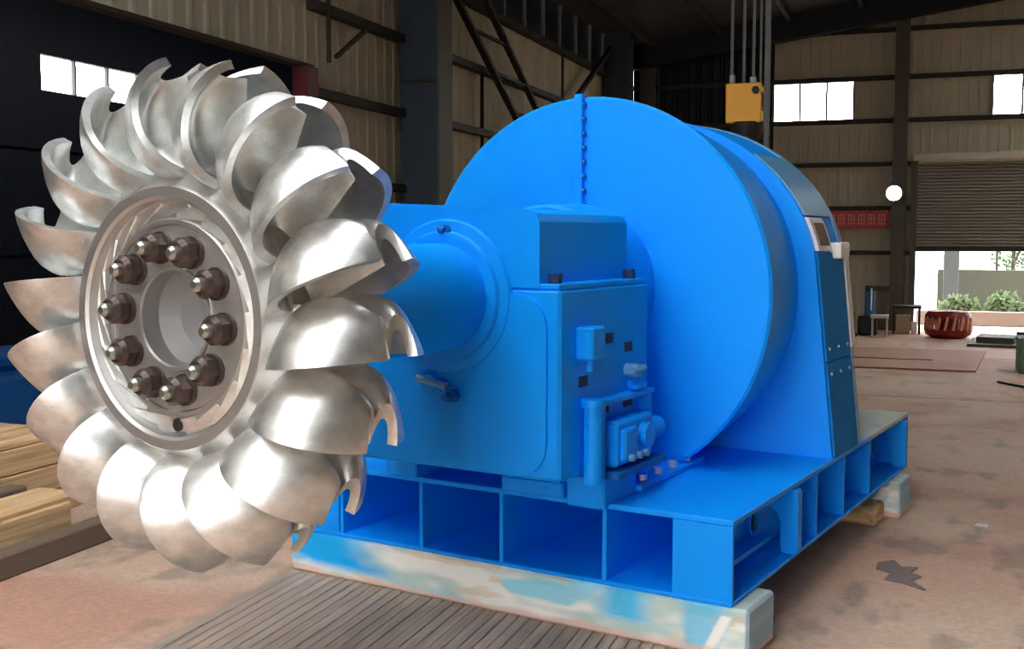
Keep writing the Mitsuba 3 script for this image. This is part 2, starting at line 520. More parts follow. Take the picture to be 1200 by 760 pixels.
for i, z in enumerate(G[:5] + [5.08]):
    x1 = XR if z > 2.9 else DX0
    for c, d in ((-4.8, -2.27), (-2.27, -.27), (-.03, x1)):
        if c < x1 and z < roof_z(c):
            part('wall_far', 'girt', bx(c, d, YF - .03, YF + .06, z - .04, z + .035), M['girt'], False)
for x0, x1, yd in ((-.26, -.04, .2), (3.7, 3.9, .2), (-4.6, -4.3, .3)):
    part('wall_far', 'column', cat(bx(x0, x1, YF - yd, YF - yd + .03, 0, roof_z(x0)), bx(x0, x1, YF - .0, YF + .03, 0, roof_z(x0)),
                                   bx((x0 + x1) / 2 - .015, (x0 + x1) / 2 + .015, YF - yd, YF, 0, roof_z(x0))), M['column'], False)
part('wall_far', 'rafter', prism_y([(XL, roof_z(XL) - .42), (XR, roof_z(XR) - .42), (XR, roof_z(XR)), (XL, roof_z(XL))], YF - .55, YF - .35), M['navy_panel'])
for n, (x0, x1, k) in enumerate(((-2.27, -.925, 3), (1.27, 2.62, 3))):
    w = struct('window_%d' % (n + 3), 'bright three pane window high in the end wall')
    for j in range(k):
        a, b = x0 + (x1 - x0) * j / k, x0 + (x1 - x0) * (j + 1) / k
        part(w, 'pane', bx(a + .012, b - .012, YF + .05, YF + .06, G[3] + .03, G[4] - .03), M['glass'], False)
        if j:
            part(w, 'mullion', bx(a - .012, a + .012, YF + .03, YF + .08, G[3] + .03, G[4] - .03), M['frame_grey'], False)
    part(w, 'frame', cat(bx(x0 - .02, x0 + .01, YF + .02, YF + .09, G[3], G[4]), bx(x1 - .01, x1 + .02, YF + .02, YF + .09, G[3], G[4])), M['frame_grey'], False)

# roller door, part raised
struct('door_1', 'half raised roller shutter door in the end wall')
sl = []
n = 26
zz0, zz1 = 1.42, 2.84
prof = []
for k in range(n):
    z = zz0 + (zz1 - zz0) * k / n
    h = (zz1 - zz0) / n
    prof += [(YF + .03, z), (YF - .002, z + h * .25), (YF - .002, z + h * .7), (YF + .03, z + h * .95)]
prof += [(YF + .05, zz1), (YF + .05, zz0)]
part('door_1', 'shutter_curtain', prism_x(prof, DX0 + .03, DX1), M['shutter'], False)
part('door_1', 'bottom_bar', bx(DX0 + .03, DX1, YF - .02, YF + .07, 1.35, 1.43, .01), M['girt'])
part('door_1', 'hood', bx(DX0 - .05, DX1 + .1, YF - .25, YF - .03, 2.86, 2.98, .02), M['hood'])
part('door_1', 'guide_rail', bx(DX0 - .06, DX0 + .04, YF - .06, YF + .1, 0, 2.86), M['column'], False)
part('door_1', 'guide_rail', bx(DX1 - .04, DX1 + .06, YF - .06, YF + .1, 0, 2.86), M['column'], False)

# ---- right wall and roof (mostly outside the frame: they carry the daylight)
struct('added_wall_front', 'unseen front wall added beside the open gate to narrow the daylight')  # out of view, put in to cut daylight reaching the right side
for a in np.arange(0.3, XR - .1, 1.1):
    part('added_wall_front', 'panel', bx(a, a + 1.1, YB - .1, YB, 0, roof_z(a)), M['panel'], False)
part('added_wall_front', 'lintel', bx(XL, 0.3, YB - .1, YB, 4.6, roof_z(XL)), M['panel'], False)
struct('wall_right', 'side wall of the hall')
for a in np.arange(YB, YF - .1, 3.0):
    part('wall_right', 'panel', bx(XR, XR + .1, a, a + 2.99, 0, roof_z(XR)), M['panel'], False)
struct('ceiling', 'dark sheet roof of the hall on purlins')
RL = [(-4.2, -2.6), (-1.7, -0.5)]                   # roof lights
RY0, RY1 = -5.0, 4.5


def roof_piece(x0, x1, y0, y1, t=.06):
    return prism_y([(x0, roof_z(x0)), (x1, roof_z(x1)), (x1, roof_z(x1) + t), (x0, roof_z(x0) + t)], y0, y1)


FX0, FX1, FY0, FY1 = 3.6, 6.4, 11.5, 18.0  # extra roof light out of view, added to brighten the end wall
for a, b, c, d in ((XL - .2, FX0, RY1, YF + .3), (FX1, XR + .2, RY1, YF + .3), (FX0, FX1, RY1, FY0), (FX0, FX1, FY1, YF + .3)):
    part('ceiling', 'roof_sheet', roof_piece(a, b, c, d), M['roof'], False)
part('ceiling', 'unseen_roof_light', roof_piece(FX0, FX1, FY0, FY1, .012), M['unseen_roof_light'], False)
part('ceiling', 'roof_sheet', roof_piece(XL - .2, XR + .2, YB - .3, RY0), M['roof'], False)
edges = [XL - .2] + [e for r in RL for e in r] + [XR + .2]
for a, b in zip(edges[0::2], edges[1::2]):
    part('ceiling', 'roof_sheet', roof_piece(a, b, RY0, RY1), M['roof'], False)
for a, b in RL:
    part('ceiling', 'unseen_roof_light', roof_piece(a, b, RY0, RY1, .012), M['unseen_roof_light'], False)
for x in np.arange(XL + .5, XR, 1.15):
    part('ceiling', 'purlin', prism_y([(x, roof_z(x) - .14), (x + .07, roof_z(x) - .13), (x + .07, roof_z(x + .07)), (x, roof_z(x))], YB, YF - .4), M['girt'], False)

# ================================================================== BASE FRAME
ZB, ZT, HW, LEN = .212, .545, 1.05, 2.99
base = thing('base_frame', 'bright blue welded steel base frame under the generator', 'machine base')
P = lambda name, mesh, m='blue', smooth=30, label=None, parent=base: part(parent, name, mesh, M[m], smooth, True, label)
P('top_plate', bx(-HW, HW, 0, LEN, ZT - .024, ZT, .004), 'plate', label='blue top plate, dusty grey at its back end')
P('bottom_plate', bx(-HW, HW, 0, LEN, ZB, ZB + .018, .004))
for u in (-.844, -.39, .028, .513, .815):
    P('stiffener', bx(u - .009, u + .009, .004, 1.5, ZB + .018, ZT - .024))
P('front_corner_plate', bx(.824, HW - .003, .003, .02, ZB + .018, ZT - .024))
P('front_corner_plate', bx(-HW + .003, -.86, .003, .02, ZB + .018, ZT - .024))
P('cross_web', bx(-.87, .87, 1.5, 1.52, ZB + .018, ZT - .024))
P('side_web', bx(.875, .89, .02, LEN - .02, ZB + .018, ZT - .024))
P('side_web', bx(-.89, -.875, .02, LEN - .02, ZB + .018, ZT - .024))
P('side_ledge', bx(.89, .965, .02, .70, .30, .318))
P('back_web', bx(-HW + .004, HW - .004, LEN - .03, LEN - .01, ZB + .018, ZT - .024))
for s in (1, -1):
    for t in (1.10, 1.565, 2.075):
        a, b = sorted((s * .875, s * (HW - .004)))
        P('stiffener', bx(a, b, t - .009, t + .009, ZB + .018, ZT - .024))
    for t, fl in ((.77, 1), (2.86, 1)):
        o = Polygon([(.90, ZT - .03), (1.068, ZT - .03), (1.068, ZB + .022), (.992, ZB + .022), (.992, .36), (.982, .40), (.955, .425), (.90, .47)])
        o = o.buffer(-.02).buffer(.02)
        if s < 0:
            from shapely import affinity
            o = affinity.scale(o, -1, 1, origin=(0, 0))
        P('lifting_lug', prism_y(o, t - .03, t + .03))
    # dark lifting pipe openings in the web beside the lugs
    for t in (.63, 2.70):
        a, b = sorted((s * .886, s * .915))
        P('lifting_pipe', lathe_x([(.050, a), (.064, a), (.064, b), (.050, b)], t, .385))
        x = s * .892
        P('pipe_opening', rod((x - .004, t, .385), (x + .004, t, .385), .052, n=24), 'black', label='dark round pipe opening')
# bearing pads on the front edge
P('pad', bx(.05, .345, -.035, .30, ZT, .612, .008))
P('pad', bx(.365, .535, -.045, .25, ZT - .02, .655, .008))
P('pad', bx(-.55, -.38, -.045, .25, ZT, .655, .008))
P('foot_rail', bx(.40, .56, .25, .95, ZT, .575, .006))
P('foot_rail', bx(-.56, -.40, .25, .95, ZT, .575, .006))
for t in (.34, .50, .66, .82):
    k = P('foot_bolt', lathe_y([(0, 0), (.022, 0), (.022, .02), (.012, .02), (.012, .034), (0, .034)], n=6) if False else rod((.52, t, .575), (.52, t, .60), .022, n=6), 'silver', label='bare steel foot bolt')

# ================================================================== BEARING HOUSING
house = thing('bearing_housing', 'blue split bearing housing with a shaft collar between runner and generator', 'bearing housing')
H = lambda name, mesh, m='blue', smooth=30, label=None, parent=house: part(parent, name, mesh, M[m], smooth, True, label)
FT, BT = -.35, .42
AX = 1.367
H('body', bx(-.505, .505, FT, BT, .690, 1.405, .012))
H('lower_block', bx(-.40, .40, -.02, BT, .612, .70, .008))
# upper cap, chamfered on its left, rounded on top
cap = Polygon([(-.455, 1.41), (-.455, 1.46), (-.375, 1.60), (-.345, 1.735), (.36, 1.70), (.40, 1.685), (.417, 1.655), (.417, 1.41)])
cap = cap.buffer(-.02).buffer(.02, quad_segs=6)
H('cap', prism_y(cap, FT + .001, .385), smooth=40)
H('parting_flange', bx(-.50, .50, FT + .003, .40, 1.405, 1.425, .004))
for t in (-.30, .33):
    H('flange_bolt', rod((.455, t, 1.425), (.455, t, 1.462), .026, n=6), 'hole', label='dark parting flange bolt')
H('inspection_plate', prism_y(sbox(-.44, .70, .452, 1.385).buffer(-.13).buffer(.13, quad_segs=8), FT - .010, FT + .004))
# collar rings and shaft sleeve
H('collar', lathe_y([(.16, FT), (.300, FT), (.292, FT - .014), (.255, FT - .018), (.248, FT - .032), (.225, FT - .036), (.16, FT - .036)], 0, AX), smooth=25)
H('shaft_sleeve', lathe_y([(.15, FT - .03), (.205, FT - .03), (.205, -1.40), (.15, -1.40)], 0, AX), smooth=25)
H('lifting_eye', cat(rod((.013, FT - .03, 1.622), (.013, FT, 1.622), .022), rod((-.01, FT - .03, 1.63), (.013, FT - .03, 1.622), .016)), 'blue_dark')
H('drain_plug', cat(rod((.045, FT - .05, .985), (.045, FT, .985), .026, n=6), rod((.045, FT - .085, .985), (.045, FT - .05, .985), .014)), 'blue_dark')
H('drain_plug', cat(rod((-.06, FT - .04, 1.03), (-.06, FT, 1.03), .034, n=16)))
H('oil_pipe', rod((-.12, FT - .03, 1.045), (.02, FT - .03, 1.02), .016), 'bluegrey')
# right side fittings
S0 = .505
H('sensor_box', bx(S0, S0 + .075, -.235, -.125, 1.135, 1.262, .008))
H('cable_gland', rod((S0 + .035, -.18, 1.09), (S0 + .035, -.18, 1.135), .017))
for t, z in ((.044, 1.198), (.224, 1.150), (-.171, 1.050)):
    H('port', cat(bx(S0 - .002, S0 + .003, t - .035, t + .035, z - .020, z + .020)), 'hole', label='dark port')
H('valve', cat(rod((S0, .21, 1.055), (S0 + .06, .21, 1.055), .028), rod((S0 + .05, .15, 1.06), (S0 + .05, .27, 1.06), .016)), 'bluegrey')
H('valve', cat(rod((S0, .24, .99), (S0 + .05, .24, .99), .022), bx(S0 + .02, S0 + .06, .2, .29, .975, 1.0, .006)))
H('gauge_post', cat(rod((S0 + .045, -.17, .66), (S0 + .045, -.17, .955), .036, n=16)))
H('gauge_post_cap', lathe_y([(0, 0), (.01, 0), (.01, .01)], n=8) if False else rod((S0 + .045, -.17, .955), (S0 + .045, -.17, .985), .047, n=16))
pf = H('pump_frame', cat(bx(S0, S0 + .05, -.10, -.075, .66, .965), bx(S0, S0 + .05, .33, .355, .66, .965), bx(S0, S0 + .06, -.10, .355, .95, .968)))
for t in (.0, .22):
    H('frame_hole', bx(S0, S0 + .006, t - .04, t + .04, .905, .935), 'hole', label='dark slot')
H('pump', cat(bx(S0, S0 + .085, -.045, .29, .70, .88, .012), bx(S0 + .08, S0 + .11, -.02, .10, .72, .85, .01), rod((S0 + .05, .30, .80), (S0 + .05, .40, .80), .045, n=20),
              rod((S0 + .085, .19, .80), (S0 + .12, .19, .80), .05, n=24)))
H('pump_flange', cat(bx(S0, S0 + .10, -.06, .40, .655, .685, .006)), 'blue_dark')
for t in (.02, .09, .15):
    H('pump_bolt', rod((S0 + .11, t, .735), (S0 + .13, t, .735), .015, n=6), 'bluegrey')

# ================================================================== GENERATOR
gen = thing('generator', 'big round bright blue generator casing on the base frame', 'generator')
Gp = lambda name, mesh, m='blue', smooth=30, label=None, parent=gen: part(parent, name, mesh, M[m], smooth, True, label)
GC, GR = 1.335, .912
D0, D1 = .75, .93
# the round end shield, cut level where it meets the base
def cut_above(mesh, z):
    return tm(mani(mesh).trim_by_plane((0, 0, 1), z))


shield = lathe_y([(.0, D0 - .004), (.30, D0 - .004), (.32, D0), (GR - .012, D0), (GR, D0 + .012), (GR - .004, D0 + .05), (.84, 1.36), (.0, 1.36)], .02, GC, 160)
Gp('end_shield', cut_above(shield, ZT), smooth=25)
hub = lathe_y([(.0, .40), (.36, .40), (.375, .415), (.385, D0 + .01), (.0, D0 + .01)], 0, AX, 64)
Gp('shaft_hub', cut_above(hub, ZT), smooth=25)


def arch(rx, rz, half_base, n=56, zc=1.37, zs=1.50):
    """outline from the right foot over the top to the left foot: straight flared sides, an elliptical crown"""
    a0 = math.asin((zs - zc) / rz)
    us = rx * math.cos(a0)
    right = [(half_base + (us - half_base) * f, ZT + (zs - ZT) * f) for f in np.linspace(0, 1, 10)[:-1]]
    mid = [(rx * math.cos(a), zc + rz * math.sin(a)) for a in np.linspace(a0, PI - a0, n)]
    return np.array(right + mid + [(-u, z) for u, z in reversed(right)])


def loft(sections, cap=True):
    """sections: list of (outline (k, 2), t)"""
    k = len(sections[0][0])
    v, f = [], []
    for o, t in sections:
        v += [[a, t, b] for a, b in o]
    for i in range(len(sections) - 1):
        for j in range(k):
            a, b = i * k + j, i * k + (j + 1) % k
            f += [[a, a + k, b + k], [a, b + k, b]]
    m = len(v)
    for i in ((0, len(sections) - 1) if cap else ()):
        o, t = sections[i]
        c = len(v)
        v.append([0, t, 1.2])
        for j in range(k):
            a, b = i * k + j, i * k + (j + 1) % k
            f.append([c, a, b] if i == 0 else [c, b, a])
    me = trimesh.Trimesh(v, f, process=True)
    me.fix_normals()
    return me


def blend(a, b, f):
    return a * (1 - f) + b * f


A2 = arch(.95, .83, 1.04)
Gp('stator_frame', loft([(A2, 1.352), (A2, 1.80)]), smooth=30)
A3 = arch(.958, .836, 1.05)
Gp('rear_flange', loft([(A3, 1.802), (A3, 1.86)]), 'bluegrey', smooth=30)
A4 = arch(.88, .80, .80)
Gp('rear_casing', loft([(A4, 1.862), (A4, 2.05)]), smooth=30)
for k in range(0, 11):
    a = math.radians(-6 + 14 * k)
# bolted seam up the middle of the shield
Gp('seam_flange', bx(-.022, .022, D0 - .03, D0 + .01, 1.70, GC + GR + .012, .004), label='upright bolted seam')
for k in range(8):
    z = 1.745 + k * .066
    Gp('seam_bolt', rod((.034, D0 - .016, z), (.020, D0 - .016, z), .013, n=6), 'blue_dark')
for u, z in ((-.20, 1.735), (.055, 1.728)):
    Gp('shield_bolt', rod((u, D0 - .03, z), (u, D0, z), .022, n=6), 'blue_dark')
# side panels of the stator frame
def side_u(z, A=A2):
    k = len(A) // 2
    zz, uu = A[:k, 1], A[:k, 0]
    i = np.argsort(zz)
    return float(np.interp(z, zz[i], uu[i]))


def side_panel(t0, t1, z0, z1, th=.012, n=10):
    zs = np.linspace(z0, z1, n)
    inn = [(side_u(z) + .001, z) for z in zs]
    out = [(side_u(z) + th, z) for z in zs]
    return prism_y(Polygon(inn + out[::-1]), t0, t1)


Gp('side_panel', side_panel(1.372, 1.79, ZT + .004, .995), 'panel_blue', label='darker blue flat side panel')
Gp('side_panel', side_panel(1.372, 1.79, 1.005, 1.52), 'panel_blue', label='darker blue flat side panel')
Gp('side_panel', side_panel(1.372, 1.79, 1.70, 2.0), 'bluegrey', label='panel over the sight window with sheen painted in as grey')  # sheen on the casing shoulder put into this grey colour
for z in (1.06, .94):
    for t in (1.42, 1.58, 1.74):
        u = side_u(z) + .012
        Gp('panel_screw', rod((u - .004, t, z), (u + .006, t, z), .008, n=8), 'silver')
w = Gp('sight_window', side_panel(1.375, 1.60, 1.53, 1.69, .02), 'silver', label='bare metal sight window in the side')
part(w, 'glass', to_m(side_panel(1.41, 1.565, 1.555, 1.665, .024)), M['wood_old'])
Gp('nameplate_bracket', cat(bx(side_u(1.54), side_u(1.54) + .06, 1.62, 1.78, 1.49, 1.57, .006)), 'white', label='white bracket on the side')
Gp('edge_strip', prism_y([(side_u(z) + o, z) for o, zz in ((.012, np.linspace(1.04, 1.50, 8)), (.022, np.linspace(1.50, 1.04, 8))) for z in zz], 1.80, 1.87), 'silver', label='bare metal strip along the back edge')

# ================================================================== PELTON RUNNER
run = thing('pelton_runner', 'bare cast steel Pelton wheel with eighteen double buckets on the shaft end', 'turbine wheel')
TC = -1.60                                    # middle plane of the buckets
L_, W_, D_, TH = .325, .205, .148, .026
R1, TILT = .725, math.radians(12)


def half_bowl(Ln, W, D, a0, lo, shift=0.0, nx=30, na=16):
    pts = []
    for x in np.cos(np.linspace(0, PI, nx)):
        w = W * max(1 - abs(x) ** 2.1, 0) ** .5 * (1 - .10 * x)
        d = D * max(1 - abs(x) ** 2.1, 0) ** .5 * (1 + .05 * x)
        for th in np.linspace(0, PI, na):
            q = (1 - math.cos(th)) / 2
            a = a0 + (w - a0) * q
            h = max(math.sin(PI * q ** .72), 0) ** .82
            pts.append((shift + Ln / 2 * (1 + x), a, d * (h if q < 1 else 0)))
            if th in (0.0, PI):
                pts.append((shift + Ln / 2 * (1 + x), a, lo))
    return np.array(pts)


def hullm(pts):
    return Manifold.hull_points(np.asarray(pts, np.float64))


def mirror(pts):
    return pts * [1, -1, 1]


outer = half_bowl(L_ + 2 * TH, W_ + TH, D_ + TH, -.014, 0.0, -TH)
inner = half_bowl(L_, W_, D_, .003, -.05)
stem = [(-.10, s * .105, d) for s in (-1, 1) for d in (-.005, .150)] + [(.02, s * .075, d) for s in (-1, 1) for d in (.03, .165)] + [(.12, s * .03, d) for s in (-1, 1) for d in (.08, .15)]
solid = hullm(outer) + hullm(mirror(outer)) + hullm(stem)
bucket = solid - hullm(inner) - hullm(mirror(inner))
notch = Manifold.cylinder(.5, 1, 1, 40).scale((.062, .066, 1)).translate((L_ + .036, 0, -.2))
bucket = bucket - notch
bm = tm(bucket)


def bucket_to_machine(m):
    v = np.asarray(m.vertices)
    e = np.array([math.sin(-TILT), 0, math.cos(-TILT)])
    tau = np.array([math.cos(-TILT), 0, -math.sin(-TILT)])
    tip = np.array([0, 0, R1])
    w = tip + (v[:, :1] - L_) * e - v[:, 2:3] * tau + np.array([0, 1, 0]) * v[:, 1:2]
    return trimesh.Trimesh(w, m.faces, process=False)


bm = bucket_to_machine(bm)
bm.fix_normals()
bucket_ply = ply(bm, M['steel'], 32)
MW = np.eye(4)
MW[:3, 0], MW[:3, 1], MW[:3, 3] = UV_, TV, MO
PH0 = 96.5


def rot_t(phi):
    c, s = math.cos(phi), math.sin(phi)
    r = np.eye(4)
    r[0, 0], r[0, 2], r[2, 0], r[2, 2] = c, s, -s, c
    return r


def place_m(mat4):
    return T((MW @ mat4).tolist())


def shift(u, t, z):
    r = np.eye(4)
    r[:3, 3] = (u, t, z)
    return r


for k in range(18):
    key = number(run + '__bucket')
    scene[key] = {**bucket_ply, 'to_world': place_m(shift(0, TC, AX) @ rot_t(math.radians(PH0 + 20 * k)))}
TF = -1.735                                   # front face of the flange ring
R = lambda name, mesh, m, smooth=25, label=None, parent=run: part(parent, name, mesh, M[m], smooth, True, label)
R('hub_disc', lathe_y([(.142, TF + .035), (.300, TF + .035), (.318, TF + .042), (.332, TF + .035), (.336, TF + .008), (.345, TF), (.372, TF), (.382, TF + .010), (.392, TF + .035),
                       (.425, TF + .07), (.435, -1.60), (.425, -1.53), (.385, -1.48), (.30, -1.46), (.30, -1.40), (.142, -1.40)], 0, AX, 128), 'machined')
R('hub_ring', lathe_y([(.262, TF + .037), (.268, TF + .029), (.280, TF + .029), (.288, TF + .037)], 0, AX, 96), 'machined')
R('bore_ring', lathe_y([(.136, TF + .036), (.140, TF + .029), (.149, TF + .029), (.153, TF + .037)], 0, AX, 96), 'machined')
R('bore_plug', lathe_y([(0, TF + .15), (.09, TF + .14), (.143, TF + .10), (.143, TF + .20), (0, TF + .20)], 0, AX, 64), 'bore', label='dull grey end of the shaft inside the bore')
nut_ply = ply(cat(rod((0, -.012, 0), (0, 0, 0), .046, n=24), rod((0, -.050, 0), (0, -.012, 0), .043, n=6), rod((0, -.064, 0), (0, -.050, 0), .030, .041, n=18)), M['nut'], 30)
stud_ply = ply(cat(rod((0, -.080, 0), (0, -.055, 0), .020, n=16), rod((0, -.090, 0), (0, -.080, 0), .011, .020, n=16)), M['stud'], 30)
for k in range(10):
    a = math.radians(-12 + 36 * k)
    p = shift(.205 * math.sin(a), TF + .035, AX + .205 * math.cos(a)) @ rot_t(a)
    key = number(run + '__nut')
    scene[key] = {**nut_ply, 'to_world': place_m(p)}
    labels[key] = {'label': 'dark blackened nut'}
    scene[key + '__stud'] = {**stud_ply, 'to_world': place_m(p)}
R('balance_hole', rod((.007, TF + .030, 1.062), (.007, TF + .036, 1.062), .019, n=20), 'black', label='small dark hole below the nuts')

# ================================================================== TIMBERS UNDER THE BASE
single('timber_beam', bx(-2.213 + 1.05 - .0, 1.115, -.0, .30, 0.008, ZB, .012) if False else bx(-1.163, 1.115, .0, .30, .010, ZB, .012), M['beam'],
       'whitewashed timber beam with cyan overspray under the front of the base', 'timber beam', mach=True)
single('timber_beam', bx(-1.16, 1.11, 2.52, 2.80, 0, ZB, .012), M['beam'], 'pale timber beam under the back end of the base', 'timber beam', mach=True)
single('wood_chock', bx(.78, 1.03, 2.30, 2.50, 0, .105, .012), M['wood'], 'small yellow wood chock on the floor against the back beam', 'wood block', mach=True)

# slatted timber mat in front of the beam
mt = thing('slatted_mat', 'flat grey-brown slatted timber mat on the floor before the painted beam', 'mat')
x = -2.735
k = 0
while x < -.45:
    w = .050 + .010 * rng.random()
    h = .0085 + .003 * rng.random()
    y1 = 4.57 - (x + 2.7) * .20 - .02 * rng.random()
    part(mt, 'slat', bx(x, x + w - .004, 2.4, y1 + .15, 0, min(h, .0098), .002), M['mat'], False)
    x += w
    k += 1
for px, py in ((-1.18, 3.55), (-1.02, 3.62), (-1.33, 3.70), (-.85, 3.78)):
    m = trimesh.creation.icosphere(subdivisions=1, radius=.018)
    m.apply_scale([1.3, 1, .5])
    m.apply_translation([px, py, .0165])
    single('stone_chip', m, M['rag'], 'small dark stone chip lying on the slatted mat', 'stone', 'dark chips on the slatted mat')

# ================================================================== TIMBERS AND BLUE MACHINE AT THE LEFT
single('timber_balk', bx(-4.04, -3.92, 3.0, 4.98, 0, .115, .008), M['wood_old'], 'long grey-brown balk on the floor behind the runner, nearest of the stacked timber', 'timber')
single('wood_block', bx(-4.36, -4.10, 3.2, 4.60, 0, .215, .008), M['wood'], 'thick fresh sawn timber with a cut end beside the grey-brown balk', 'timber')
single('wood_plank', bx(-4.42, -4.12, 3.2, 4.72, .215, .238, .004), M['wood'], 'thin plank lying on top of the thick fresh timber', 'plank')
cr = thing('wood_crate', 'yellow plank crate behind the sawn timbers at the wide opening', 'crate')
for k in range(3):
    part(cr, 'plank', bx(-4.64 + .008 * (k % 2), -4.60 + .008 * (k % 2), 3.6, 5.25, .004 + k * .145, .140 + k * .145, .004), M['wood'])
    part(cr, 'plank', bx(-5.6, -4.65, 5.21, 5.25, .004 + k * .145, .140 + k * .145, .004), M['wood'])
for k in range(6):
    part(cr, 'lid_plank', bx(-5.62 + k * .17, -5.46 + k * .17, 3.6, 5.26, .436, .460, .004), M['wood'])
hb = thing('bracket_block', 'small brown block with a dark hole on the floor between crate and timber', 'block')
part(hb, 'body', bx(-4.56, -4.44, 4.3, 4.66, 0, .26, .01), M['wood_old'])
part(hb, 'hole', rod((-4.445, 4.55, .20), (-4.437, 4.55, .20), .025, n=16), M['black'])
bmch = thing('blue_machine', 'deep blue machine casing in the dark bay behind the crate', 'machine')
part(bmch, 'body', bx(-7.4, -6.50, 6.3, 7.6, 0, .52, .04), M['deep_blue'])
part(bmch, 'cover', bx(-7.2, -6.75, 6.45, 7.4, .52, .68, .05), M['deep_blue'])
part(bmch, 'foot', bx(-7.45, -6.44, 6.35, 6.55, 0, .05, .01), M['deep_blue'])

# ================================================================== HOIST
hk = thing('hook_block', 'yellow crane hook block hanging on four ropes behind the generator', 'hook block')
HX, HY = -1.226, 9.0
part(hk, 'cheek', bx(HX - .155, HX + .125, HY - .11, HY - .085, 2.49, 2.80, .01), M['yellow'])
part(hk, 'cheek', bx(HX - .155, HX + .125, HY + .085, HY + .11, 2.49, 2.80, .01), M['yellow'])
part(hk, 'housing', bx(HX - .15, HX + .12, HY - .085, HY + .085, 2.50, 2.79, .02), M['yellow'])
part(hk, 'side_bolt', rod((HX + .08, HY - .14, 2.74), (HX + .08, HY - .11, 2.74), .03, n=6), M['girt'])
part(hk, 'sheave', rod((HX, HY - .06, 2.66), (HX, HY + .06, 2.66), .14, n=28), M['black'])
part(hk, 'shank', rod((HX, HY, 2.36), (HX, HY, 2.50), .11, .14, n=16), M['black'])
th = np.linspace(-.3, 4.2, 16)
part(hk, 'hook', tube([(HX + .09 * math.cos(a) * 1.0, HY, 2.22 - .09 * math.sin(a)) for a in th] + [(HX, HY, 2.38)][:0], .028), M['black'])
for dx in (-.125, -.03, .045, .10):
    part(hk, 'rope', rod((HX + dx, HY, 2.76), (HX + dx, HY, 5.15), .013 if dx < .09 else .009, n=8), M['rope'])
part(hk, 'rope_clamp', cat(bx(HX - .14, HX - .10, HY - .03, HY + .03, 2.78, 2.88, .006), bx(HX + .02, HX + .07, HY - .03, HY + .03, 2.78, 2.86, .006)), M['rope'])
tr = thing('crane_trolley', 'dark crane trolley under the roof that carries the hook block ropes', 'crane trolley')
part(tr, 'body', bx(HX - .5, HX + .5, HY - .35, HY + .35, 5.15, roof_z(HX - .5) - .14, .02), M['navy_panel'])
pc = single('pendant_cable', rod((HX + .165, HY - .1, 1.0), (HX + .165, HY - .1, 5.15), .024, n=10), M['rope'], 'grey pendant cable hanging beside the yellow hook block', 'cable')
pb_ = part(pc, 'control_box', bx(HX + .115, HX + .215, HY - .14, HY - .06, .78, 1.02, .015), M['yellow'])

# ================================================================== FAR END: LAMP, BANNER, CLUTTER
lamp = thing('flood_lamp', 'round bright flood lamp fixed to the end wall column', 'lamp')
lx, ly, lz = -.224, YF - .48, 2.31
part(lamp, 'shell', lathe_y([(.0, .0), (.09, 0), (.125, -.10), (.13, -.10), (.13, -.09), (.10, .015), (0, .015)], 0, 0, 32).apply_translation([lx, ly, lz]), M['pale_metal'])
part(lamp, 'bracket', bx(lx - .02, lx + .02, ly + .01, YF - .21, lz - .02, lz + .02), M['girt'])
k = number(lamp + '__lens')
scene[k] = {**ply(rod((lx, ly - .085, lz), (lx, ly - .07, lz), .115, n=28), M['white']),
            'emitter': {'type': 'area', 'radiance': {'type': 'rgb', 'value': [3.0, 3.1, 2.3]}}}
ban = thing('wall_banner', 'faded red banner with pale characters on the end wall', 'banner')
part(ban, 'cloth', bx(-1.52, -.30, YF - .075, YF - .065, 1.73, 2.04), M['banner'])
r2 = np.random.default_rng(3)
for k in range(7):
    x0 = -1.47 + k * .165
    st = []
    for j in range(3):
        st.append(bx(x0 + .012 + j * .045, x0 + .026 + j * .045, YF - .080, YF - .075, 1.79 + .02 * (r2.random()), 1.97 + .02 * r2.random()))
    for j in range(3):
        z = 1.80 + j * .075 + .012 * r2.random()
        st.append(bx(x0 + .01 * r2.random(), x0 + .12, YF - .080, YF - .075, z, z + .012))
    part(ban, 'character', cat(st), M['banner_text'], False)

# red ribbed casting by the door
rc = thing('red_casting', 'dark red ribbed wheel casting on the floor by the roller door', 'casting')
rx, ry = .65, 18.75


def lathe_z(prof, x, y, n=40):
    m = lathe_y(prof, 0, 0, n)
    v = m.vertices
    m.vertices = np.column_stack([v[:, 0] + x, v[:, 2] + y, v[:, 1]])
    m.fix_normals()
    return m


part(rc, 'bowl', lathe_z([(0, .0), (.25, .0), (.34, .06), (.36, .14), (.33, .15), (0, .10)], rx, ry), M['red_paint'])
part(rc, 'top_ring', lathe_z([(.20, .40), (.30, .42), (.345, .36), (.35, .32), (.31, .33), (.20, .38)], rx, ry), M['red_paint'])
for k in range(18):
    a = 2 * PI * k / 18
    p0 = np.array([rx + .335 * math.cos(a), ry + .335 * math.sin(a), .13])
    p1 = np.array([rx + .325 * math.cos(a + .12), ry + .325 * math.sin(a + .12), .35])
    part(rc, 'vane', bar(p0, p1, .035, .05, (math.cos(a), math.sin(a), 0)), M['red_pale'])
part(rc, 'core', lathe_z([(0, .1), (.18, .1), (.16, .38), (0, .38)], rx, ry, 24), M['red_paint'])

